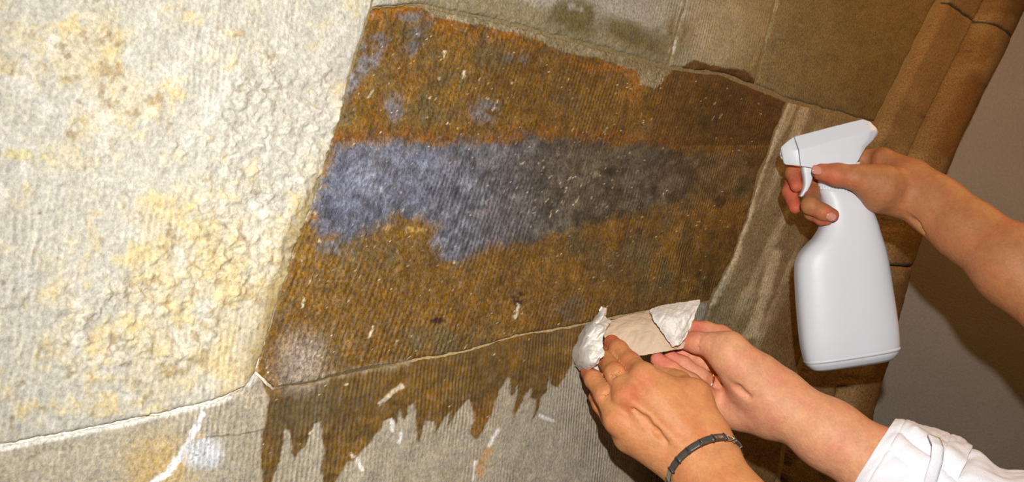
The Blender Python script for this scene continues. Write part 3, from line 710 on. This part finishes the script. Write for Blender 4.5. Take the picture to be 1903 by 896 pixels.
# bangle of dark steel links on the wrist
arm_ax = P3(1345, 925, .845) - P3(1296, 860, .868)
bc = P3(1310, 866, .866); side = P3(1370, 830, .868) - P3(1250, 905, .868)
ax_n = np.cross(side, np.array([.004, -.019, .026])); ax_n /= np.linalg.norm(ax_n)
prof = [(0, -.0030), (.0022, -.0030), (.0022, .0030), (0, .0030)]
nl = 18
br = None
for i in range(nl):
    a0 = 2 * math.pi * i / nl; V, Q = ring_mesh(bc, ax_n, side, .0320, .0328, prof, 5, a0 + 0.012, a0 + 2 * math.pi / nl - 0.012)
    if br is None:
        V0, Q0 = ring_mesh(bc, ax_n, side, .0315, .0323, [(0, -.0022), (.0012, -.0022), (.0012, .0022), (0, .0022)], 60)
        br = mesh_np('bangle', V0, Q0, STEEL, pe); br['label'] = 'dark steel link bangle on the wrist'
    o = mesh_np('link', V, Q, POLISH if i % 6 == 1 else STEEL, br, smooth=False)
    bv = o.modifiers.new('b', 'BEVEL'); bv.width = 0.0005; bv.segments = 2
# thin ring on the ring finger
P = ch2['r'][0]; V, Q = ring_mesh(P[0] * .32 + P[1] * .68, P[1] - P[0], [0, 1, 0], .0090, .0090, [(0, -.0011), (.0009, -.0009), (.0009, .0009), (0, .0011)], 40)
o = mesh_np('finger_ring', V, Q, GOLD, pe); o['label'] = 'thin gold finger ring'

# white sleeve, rolled up
def tube(name, C_, R_, mat, parent, nu=90, nv=120, wr=0.002, seed=1, flat=1.0, thick=0.0012, fold=None):
    C_ = np.array(C_); t = np.linspace(0, 1, len(C_)); tt = np.linspace(0, 1, nu)
    cc = np.stack([np.interp(tt, t, C_[:, i]) for i in range(3)], -1); rr = np.interp(tt, np.linspace(0, 1, len(R_)), R_)
    ax = np.gradient(cc, axis=0); ax /= np.linalg.norm(ax, axis=1)[:, None]
    up = np.array([0, -1.0, 0]); u = up - ax * (ax @ up)[:, None]; u /= np.linalg.norm(u, axis=1)[:, None]; s_ = np.cross(ax, u)
    th = np.linspace(0, 2 * math.pi, nv, endpoint=False)
    T, A = np.meshgrid(tt, th, indexing='ij')
    def nz(a, b, s, sd):                                    # periodic in the angle
        return fbm(np.cos(b) * 1.0 + 9, np.sin(b) + a + 3, s, sd, 3) 
    n_ = nz(T * 2.2, A, 0.55, seed) * 2.2 + 0.5 * nz(T * 3, A, 0.22, seed + 3) * sstep(0, .15, T)
    if fold is not None: n_ = n_ + fold(T, A)
    r = rr[:, None] + wr * n_
    P_ = cc[:, None] + u[:, None] * (np.cos(A) * r / flat)[..., None] + s_[:, None] * (np.sin(A) * r * 1.0)[..., None]
    o = mesh_np(name, P_, grid_faces(nu, nv, wrap=True), mat, parent)
    m = o.modifiers.new('t', 'SOLIDIFY'); m.thickness = thick; m.offset = -1
    s2 = o.modifiers.new('s', 'SUBSURF'); s2.levels = s2.render_levels = 1
    return o
sl = tube('sleeve', [P3(1690, 903, .898), P3(1790, 945, .88), P3(1930, 1003, .86), P3(2120, 1060, .82), P3(2300, 1160, .80)], [.044, .043, .050, .056, .066], CLOTH, pe, wr=.0055, seed=5, flat=1.08,
          fold=lambda T, A: 0.6 * np.sin(T * 34 + 2 * np.sin(A * 2) + 3 * np.cos(A)) * np.exp(-((T - .25) / .25) ** 2) + .5 * np.sin(3 * A + 9 * T))
tube('rolled_cuff', [P3(1619, 856, .912), P3(1658, 880, .904), P3(1710, 907, .897), P3(1758, 931, .888)], [.0410, .0455, .0475, .0485, .0500, .0505, .0500], CLOTH, sl, wr=.0030, seed=9, flat=1.0, thick=.0022,
     fold=lambda T, A: (1.1 * np.exp(-((A - 5.15 - T * .45) / .16) ** 2) - 1.2 * np.exp(-((A - 5.40 - T * .45) / .07) ** 2) + .6 * np.exp(-((A - 5.62 - T * .6) / .14) ** 2) - .8 * np.exp(-((A - 5.9 - T * .2) / .08) ** 2)) * sstep(.06, .3, T) - 0.8 * np.exp(-((T - .12 - .03 * np.cos(A)) / .012) ** 2) - 1.0 * np.exp(-((T - .72) / .015) ** 2))

V = []
tabp = [(1736, 806, .862), (1744, 824, .850), (1742, 850, .846), (1733, 880, .847), (1722, 915, .852)]
for k_ in range(25):
    t_ = k_ / 24 * 4; i_ = min(int(t_), 3); fr = t_ - i_; a_ = np.array(tabp[i_]) * (1 - fr) + np.array(tabp[i_ + 1]) * fr
    for q_ in range(5): V.append(P3(a_[0] - 11 + 5.5 * q_, a_[1] + 2.0 * q_, a_[2] - .0004 * (2 - abs(q_ - 2))))
o = mesh_np('sleeve_tab', V, grid_faces(25, 5), CLOTH, sl); m = o.modifiers.new('t', 'SOLIDIFY'); m.thickness = .0018
# ================================================================ spray bottle
D0 = 1.115
sb = thing('spray_bottle', P3(1582, 690, D0), 'white plastic trigger spray bottle held up in front of the stone wall', 'spray bottle')
pairs = [((1520, 690), (1650, 671), .010), ((1509, 688), (1660, 664), .017), ((1499, 680), (1667, 654), .0215), ((1494, 668), (1669, 640), .0235), ((1488, 640), (1667, 612), .0245), ((1484, 600), (1662, 575), .0248), ((1480, 550), (1655, 530), .0248),
         ((1478, 512), (1650, 496), .0246), ((1478, 493), (1647, 480), .0244), ((1483, 475), (1643, 462), .0240), ((1496, 458), (1638, 446), .0232), ((1512, 443), (1633, 431), .0222), ((1523, 426), (1629, 416), .0212),
         ((1529, 405), (1623, 400), .0200), ((1528, 384), (1615, 384), .0190), ((1524, 366), (1605, 371), .0180), ((1521, 356), (1597, 362), .0170), ((1522.5, 352), (1593, 359), .0162)]
def sexp(v, e): return np.sign(v) * np.abs(v) ** e
def loft(secs, n=64, e=0.62, cap=True, sub=6):
    """secs: (left px, right px, half depth in m) -> closed tube around the D0 plane"""
    k = np.arange(len(secs)); kk = np.linspace(0, len(secs) - 1, (len(secs) - 1) * sub + 1)
    S = np.array([(a[0], a[1], b_[0], b_[1], t) for a, b_, t in secs], float)
    S = np.stack([np.interp(kk, k, S[:, i]) for i in range(5)], -1)
    for _ in range(3): S[1:-1] = 0.25 * S[:-2] + 0.5 * S[1:-1] + 0.25 * S[2:]
    th = np.linspace(0, 2 * math.pi, n, endpoint=False); c_ = sexp(np.cos(th), e); s_ = sexp(np.sin(th), e)
    V = []
    for r in S:
        mx_, my_ = (r[0] + r[2]) / 2, (r[1] + r[3]) / 2; hx, hy = (r[2] - r[0]) / 2, (r[3] - r[1]) / 2
        V.append(at(mx_ + hx * c_, my_ + hy * c_, D0) + np.outer(s_ * r[4], [0, 1, 0]))
    m = len(S); Q = grid_faces(m, n, wrap=True); V = np.concatenate(V)
    if cap:
        c0 = V[:n].mean(0); c1 = V[-n:].mean(0); V = np.concatenate([V, [c0], [c1]]); i = np.arange(n)
        Q = np.concatenate([Q, np.stack([i, (i + 1) % n, np.full(n, len(V) - 2), np.full(n, len(V) - 2)], -1), np.stack([(i + 1) % n + (m - 1) * n, i + (m - 1) * n, np.full(n, len(V) - 1), np.full(n, len(V) - 1)], -1)])
    return V, Q
def tri_quads(Q): return [tuple(dict.fromkeys(int(i) for i in q)) for q in Q]
def mesh_py(name, V, Q, mat, parent=None, smooth=True, sharp=None):
    me = bpy.data.meshes.new(name); me.from_pydata([tuple(v) for v in V], [], tri_quads(Q)); me.materials.append(mat)
    if smooth: me.polygons.foreach_set('use_smooth', [True] * len(me.polygons))
    o = bpy.data.objects.new(name, me); C.objects.link(o)
    if parent is not None: o.parent = parent; o.matrix_parent_inverse = parent.matrix_world.inverted()
    import bmesh
    bm = bmesh.new(); bm.from_mesh(me); bmesh.ops.recalc_face_normals(bm, faces=bm.faces); bm.to_mesh(me); bm.free()
    return o
V, Q = loft(pairs, 96, 0.66); body_o = mesh_py('bottle', V, Q, WHITE, sb)
# foot rim: a slim raised seam near the base
rim = [((1497, 676), (1668.5, 649), .0222), ((1495.5, 674.5), (1670, 647), .0240), ((1495, 672), (1670, 644), .0243), ((1496, 670), (1669, 642), .0236)]
V, Q = loft(rim, 96, 0.66, False, 3); mesh_py('foot_rim', V, Q, WHITE, body_o)
# ribbed collar
cu = P3(1556, 337, D0); ca_ = P3(1552, 318, D0) - P3(1560, 362, D0); ca_ /= np.linalg.norm(ca_); ca_ = ca_ + np.array([0, -.30, 0]); ca_ /= np.linalg.norm(ca_)
u_ = np.cross(ca_, [0, 1, 0]); u_ /= np.linalg.norm(u_); v_ = np.cross(ca_, u_)
V = []; nn = 144; zz = [-.0105, -.0100, .010, .0115]; rr_ = [.0180, .0188, .0188, .0172]
for z_, r_ in zip(zz, rr_):
    for i in range(nn):
        rr2 = r_ + (.0006 if i % 4 < 2 else -.0005) * (1 if r_ > .0175 else 0); t = 2 * math.pi * i / nn
        V.append(cu + ca_ * z_ + (u_ * math.cos(t) + v_ * math.sin(t)) * rr2)
mesh_py('collar', V, grid_faces(4, nn, wrap=True), WHITE, sb, smooth=False)
V, Q = ring_mesh(cu - ca_ * .0118, ca_, u_, .0188, .0188, [(-.003, -.0005), (.0001, -.0005), (.0001, .0003), (-.003, .0003)], 64); mesh_py('neck_bead', V, Q, SEAMC, body_o)

def head_loft(secs, sub=1):
    """(top px, ridge px, bottom px, half widths in m at top, ridge, bottom)"""
    V = []; n = 8
    for T, R_, B, wt, wr_, wb_ in secs:
        mid = ((R_[0] + B[0]) / 2, (R_[1] + B[1]) / 2)
        for (p, w_) in ((T, wt), (R_, wr_), (mid, wr_ * .97), (B, wb_)): V.append(P3(p[0], p[1], D0 - w_))
        for (p, w_) in ((B, wb_), (mid, wr_ * .97), (R_, wr_), (T, wt)): V.append(P3(p[0], p[1], D0 + w_))
    m = len(secs); Q = [tuple(q) for q in grid_faces(m, n, wrap=True)]
    Q += [tuple(range(n)), tuple(range((m - 1) * n, m * n))[::-1]]
    return np.array(V), Q
hs_ = [((1475.5, 254), (1484.5, 279), (1487.5, 309), .0072, .0138, .0125), ((1512, 244.5), (1516, 271), (1512, 312.5), .0074, .0145, .0132), ((1548, 235), (1550, 262), (1545, 318), .0076, .0150, .0138),
       ((1580, 227), (1582, 253.5), (1580, 320), .0076, .0150, .0138), ((1603, 221.5), (1606, 247), (1597, 296), .0074, .0148, .0128), ((1617, 226), (1619, 243), (1608, 275.5), .0068, .0135, .0115), ((1629, 238), (1630.5, 243), (1622, 261.5), .0070, .0100, .0080),
       ((1632, 245), (1632, 247), (1629, 253), .0050, .0070, .0060)]
V, Q = head_loft(hs_); head = mesh_py('sprayer_head', V, Q, WHITE, sb, smooth=True)
bv = head.modifiers.new('b', 'BEVEL'); bv.width = .0011; bv.segments = 3; bv.angle_limit = math.radians(14)
head.modifiers.new('w', 'WEIGHTED_NORMAL')
# neck of the head going down into the collar
V, Q = loft([((1512, 308), (1596, 302), .0132), ((1517, 318), (1594, 314), .0136), ((1521, 330), (1591, 328), .0138), ((1523, 341), (1588, 341), .0138)], 48, .55)
mesh_py('neck_skirt', V, Q, WHITE, head)
# nozzle cap
ns = [((1475, 254), (1484, 279), (1487, 309), .0070, .0136, .0124), ((1463, 263), (1470, 280), (1474, 307.5), .0078, .0108, .0100), ((1452.5, 272), (1457, 283), (1460, 306), .0052, .0070, .0064), ((1450.5, 276), (1453.5, 285), (1456, 303), .0042, .0056, .0052)]
V, Q = head_loft(ns); nz_ = mesh_py('nozzle_cap', V, Q, WHITE, sb)
bv = nz_.modifiers.new('b', 'BEVEL'); bv.width = .0009; bv.segments = 3; bv.angle_limit = math.radians(14)
nax = P3(1449, 289, D0) - P3(1470, 284, D0)
V, Q = ring_mesh(P3(1453, 288.5, D0), nax, [0, 1, 0], .0040, .0052, [(-.0014, -.001), (0.0002, -.001), (0.0, .0008), (-.0014, .0008)], 32); mesh_py('nozzle_ring', V, Q, WHITE, nz_)
V, Q = ring_mesh(P3(1453.2, 288.4, D0), nax, [0, 1, 0], .0004, .0004, [(0, -.001), (.0008, -.001), (.0008, .0009), (0, .0009)], 20); mesh_py('nozzle_orifice', V, Q, SEAMC, nz_)
# the seam between nozzle cap and head
V = []; sp = [(1475.6, 253.2), (1484.7, 279), (1487.7, 309.6)]; sw = [.0075, .0143, .0129]
for (a_, w_) in zip(sp, sw):
    for dx_ in (-.7, .7): V.append(P3(a_[0] + dx_, a_[1], D0 - w_))
for (a_, w_) in zip(sp[::-1], sw[::-1]):
    for dx_ in (-.7, .7): V.append(P3(a_[0] + dx_, a_[1], D0 + w_))
mesh_py('seam', V, [(2 * i, 2 * i + 1, (2 * i + 3) % 12, (2 * i + 2) % 12) for i in range(6)], SEAMC, head, smooth=False)
# trigger: a curved lever
tr = [((1488.5, 306), (1513, 307), .0062), ((1490, 318), (1511, 320), .0062), ((1492.5, 330), (1508.5, 333), .0060), ((1493.5, 342), (1504.5, 345), .0058), ((1491.5, 352), (1499, 355), .0055), ((1487.5, 360), (1493, 363), .0048), ((1485.5, 364), (1488.5, 366.5), .0035)]
V, Q = loft(tr, 32, .5); mesh_py('trigger', V, Q, WHITE, sb)

# ================================================================ the hand on the trigger (right hand of somebody standing further right)
p2 = thing('person', P3(2150, 700, 0.9), 'person with a bare forearm reaching in to grip the white spray bottle', 'person')
Fd = Field((0.262, 0.78, 1.13), (0.86, 1.215, 1.535), 0.0017)
f = Fd.new()
# forearm, from the wrist out of the frame
Fd.chain(f, [P3(1688, 352, 1.105), P3(1730, 378, 1.09), P3(1800, 430, 1.06), P3(1890, 497, 1.02), P3(2010, 590, .985), np.array([.66, .92, 1.255]), np.array([.80, .84, 1.195])], [.0230, .0250, .0300, .0385, .042, .044, .050], 0.015)
Fd.cone(f, P3(1692, 337, 1.115), P3(1760, 385, 1.085), .0195, .0215, 0.02)
Fd.cone(f, P3(1690, 378, 1.10), P3(1770, 430, 1.07), .0115, .018, 0.014)          # the tendon under the wrist
Fd.cone(f, P3(1652, 390, 1.088), P3(1745, 428, 1.070), .0026, .0018, 0.005, op='cut')
Fd.cone(f, P3(1662, 393, 1.082), P3(1725, 434, 1.075), .0018, .0010, 0.004, op='cut')
# thumb ball and palm
Fd.cone(f, P3(1672, 352, 1.105), P3(1638, 352, 1.092), .0230, .0205, 0.016)
Fd.cone(f, P3(1660, 372, 1.10), P3(1632, 372, 1.098), .0150, .0125, 0.012)
Fd.cone(f, P3(1640, 342, 1.090), P3(1612, 334, 1.088), .0165, .0125, 0.012)
Fd.cone(f, P3(1690, 335, 1.12), P3(1642, 298, 1.130), .0195, .0125, 0.016)        # web up to the index
for a_, r_ in (((1640, 298, 1.146), .0125), ((1642, 322, 1.160), .0118), ((1640, 350, 1.162), .0112), ((1638, 374, 1.155), .0105)):
    Fd.cone(f, P3(1680, 352, 1.125), P3(*a_), .018, r_, 0.014)
Fd.cone(f, P3(1600, 303, 1.078), P3(1650, 312, 1.090), .0012, .0016, 0.005, op='cut')
Fd.cone(f, P3(1622, 306, 1.076), P3(1652, 318, 1.082), .0010, .0014, 0.005, op='cut')
ch3 = {
 't': ([P3(1635, 345, 1.088), P3(1590, 330, 1.082), P3(1556, 325, 1.083), P3(1526, 320, 1.087)], [.0195, .0128, .0118, .0090], .012),
 'i': ([P3(1640, 298, 1.146), P3(1562, 292, 1.158), P3(1498, 298, 1.150), P3(1474, 322, 1.135), P3(1480, 346, 1.120)], [.0118, .0098, .0090, .0086, .0068], .007),
 'm': ([P3(1642, 322, 1.160), P3(1556, 318, 1.168), P3(1478, 322, 1.160), P3(1468, 356, 1.142), P3(1478, 386, 1.126)], [.0118, .0098, .0092, .0084, .0068], .007),
 'r': ([P3(1640, 350, 1.162), P3(1562, 340, 1.160), P3(1512, 350, 1.130), P3(1506, 382, 1.096), P3(1530, 394, 1.087), P3(1547, 400, 1.086)], [.0110, .0098, .0092, .0094, .0082, .0070], .007),
 'p': ([P3(1638, 374, 1.155), P3(1572, 366, 1.160), P3(1516, 378, 1.130), P3(1508, 396, 1.108), P3(1526, 406, 1.098), P3(1538, 409, 1.096)], [.0100, .0085, .0078, .0074, .0066, .0055], .006)}
out = f
for q, (P, R, k_) in ch3.items():
    g = Fd.new(); Fd.chain(g, P, R, 0.004)
    if q == 't':
        for dx_ in (0, 4, -4):
            Fd.cone(g, P3(1576 + dx_, 312, 1.072), P3(1574 + dx_, 330, 1.0685), .0006, .0006, 0.0018, op='cut')
    out = np.minimum(out, Fd.join(f, g, k_))
spots = [(ch3['t'][0][3], .020, .75), (ch3['t'][0][2], .012, .5), (ch3['r'][0][-1], .016, 1.0), (ch3['p'][0][-1], .014, 1.0), (ch3['i'][0][-1], .022, 1.1), (ch3['m'][0][-1], .022, 1.1), (ch3['i'][0][-2], .018, .9), (ch3['m'][0][-2], .018, .9)]
body('right_arm', Fd, out, SK_C, p2, spots, 0.0)
nail(p2, P3(1545, 403, 1.0785), P3(1550, 405, 1.0865) - P3(1538, 399, 1.0865), (0, -1, -.25), .0052, .0045)
nail(p2, P3(1519, 315, 1.0785), P3(1512, 317, 1.087) - P3(1526, 320, 1.087), (-.3, -1, .35), .0052, .0050)

# ================================================================ the tissue being pressed on the wall
tw = thing('paper_tissue', P3(1170, 640, .97), 'crumpled white and damp beige paper tissue pressed on the wall joint by two hands', 'tissue')
def sheet(name, rows, mat, nu=60, nv=60, wr=.0015, seed=3, thick=.0008, scale=16):
    G = np.array([[at(*p) for p in r] for r in rows]); px_ = np.array([[p[:2] for p in r] for r in rows], float)
    def up(A, n, ax):
        A = np.moveaxis(A, ax, 0); m = len(A); t = np.linspace(0, m - 1, n); i = np.clip(t.astype(int), 0, m - 2); s_ = (t - i)[(...,) + (None,) * (A.ndim - 1)]
        p0 = A[np.maximum(i - 1, 0)]; p1 = A[i]; p2_ = A[i + 1]; p3 = A[np.minimum(i + 2, m - 1)]
        r = 0.5 * (2 * p1 + (p2_ - p0) * s_ + (2 * p0 - 5 * p1 + 4 * p2_ - p3) * s_ ** 2 + (3 * p1 - p0 - 3 * p2_ + p3) * s_ ** 3)
        return np.moveaxis(r, 0, ax)
    S = up(up(G, nu, 0), nv, 1); q = up(up(px_, nu, 0), nv, 1)
    n_ = fbm(q[..., 0], q[..., 1], scale, seed, 3); c1, c2 = cells(q[..., 0] + 14 * n_, q[..., 1] * 0.7 + q[..., 0] * 0.4, scale * 1.3, seed + 2)
    hh = wr * (1.6 * n_ + 1.0 * np.abs(fbm(q[..., 0] + q[..., 1] * .6, q[..., 1] * .6, scale * .8, seed + 5, 1)) * 2.2 + 0.7 * np.minimum(c2 - c1, .5))
    S = S + hh[..., None] * np.array([0.35, -1, 0.2])
    e = 1.5 / F * .95; S[..., 2] += e * fbm(q[..., 0], q[..., 1], 5, seed + 9) * 2
    o = mesh_np(name, S, grid_faces(nu, nv), mat, tw)
    m = o.modifiers.new('t', 'SOLIDIFY'); m.thickness = thick
    return o
# damp beige middle
sheet('soaked_layer', [[(1118, 602, .972), (1160, 588, .975), (1205, 577, .985), (1240, 566, .995), (1298, 558, 1.0)],
                       [(1120, 618, .960), (1160, 606, .962), (1205, 600, .965), (1245, 594, .97), (1290, 588, .985)],
                       [(1128, 640, .955), (1165, 630, .955), (1205, 625, .956), (1245, 620, .960), (1282, 612, .975)],
                       [(1150, 668, .955), (1175, 664, .952), (1210, 658, .950), (1242, 652, .952), (1268, 648, .962)]], PAPERW, wr=.0022, seed=21, scale=34)
o = sheet('folded_corner', [[(1206, 576, .972), (1232, 567, .975), (1266, 562, .977), (1300, 557, .98)],
                        [(1213, 594, .953), (1240, 588, .946), (1268, 584, .952), (1292, 582, .960)],
                        [(1228, 616, .948), (1248, 608, .940), (1268, 606, .946), (1284, 604, .953)],
                        [(1248, 645, .946), (1256, 643, .942), (1264, 640, .944), (1274, 628, .950)]], PAPER, 110, 110, wr=.0019, seed=33, scale=13)
o['label'] = 'white dry folded corner'
# crumpled white end wrapped round the finger tips
o = sheet('crumpled_end', [[(1112, 573, .960), (1116, 571, .955), (1121, 571, .955), (1125, 574, .958)],
                       [(1103, 592, .960), (1110, 590, .948), (1117, 590, .948), (1125, 592, .955)],
                       [(1085, 607, .960), (1098, 602, .938), (1112, 604, .935), (1130, 601, .950)],
                       [(1072, 628, .958), (1087, 622, .930), (1102, 622, .922), (1119, 624, .925)],
                       [(1064, 645, .955), (1080, 642, .926), (1098, 640, .914), (1119, 643, .914)],
                       [(1062, 665, .952), (1078, 662, .922), (1096, 660, .910), (1117, 660, .912)],
                       [(1068, 682, .948), (1082, 680, .922), (1097, 674, .910), (1112, 667, .912)],
                       [(1086, 694, .940), (1091, 690, .928), (1098, 683, .918), (1107, 675, .915)]], PAPER, 150, 110, wr=.0068, seed=44, scale=17)
o['label'] = 'white crumpled end'
sheet('loose_edge', [[(1096, 674, .930), (1104, 676, .928), (1110, 680, .930)], [(1098, 686, .926), (1106, 688, .926), (1114, 690, .930)], [(1108, 700, .930), (1112, 700, .930), (1118, 702, .932)]], PAPER, 20, 20, wr=.001, seed=50)
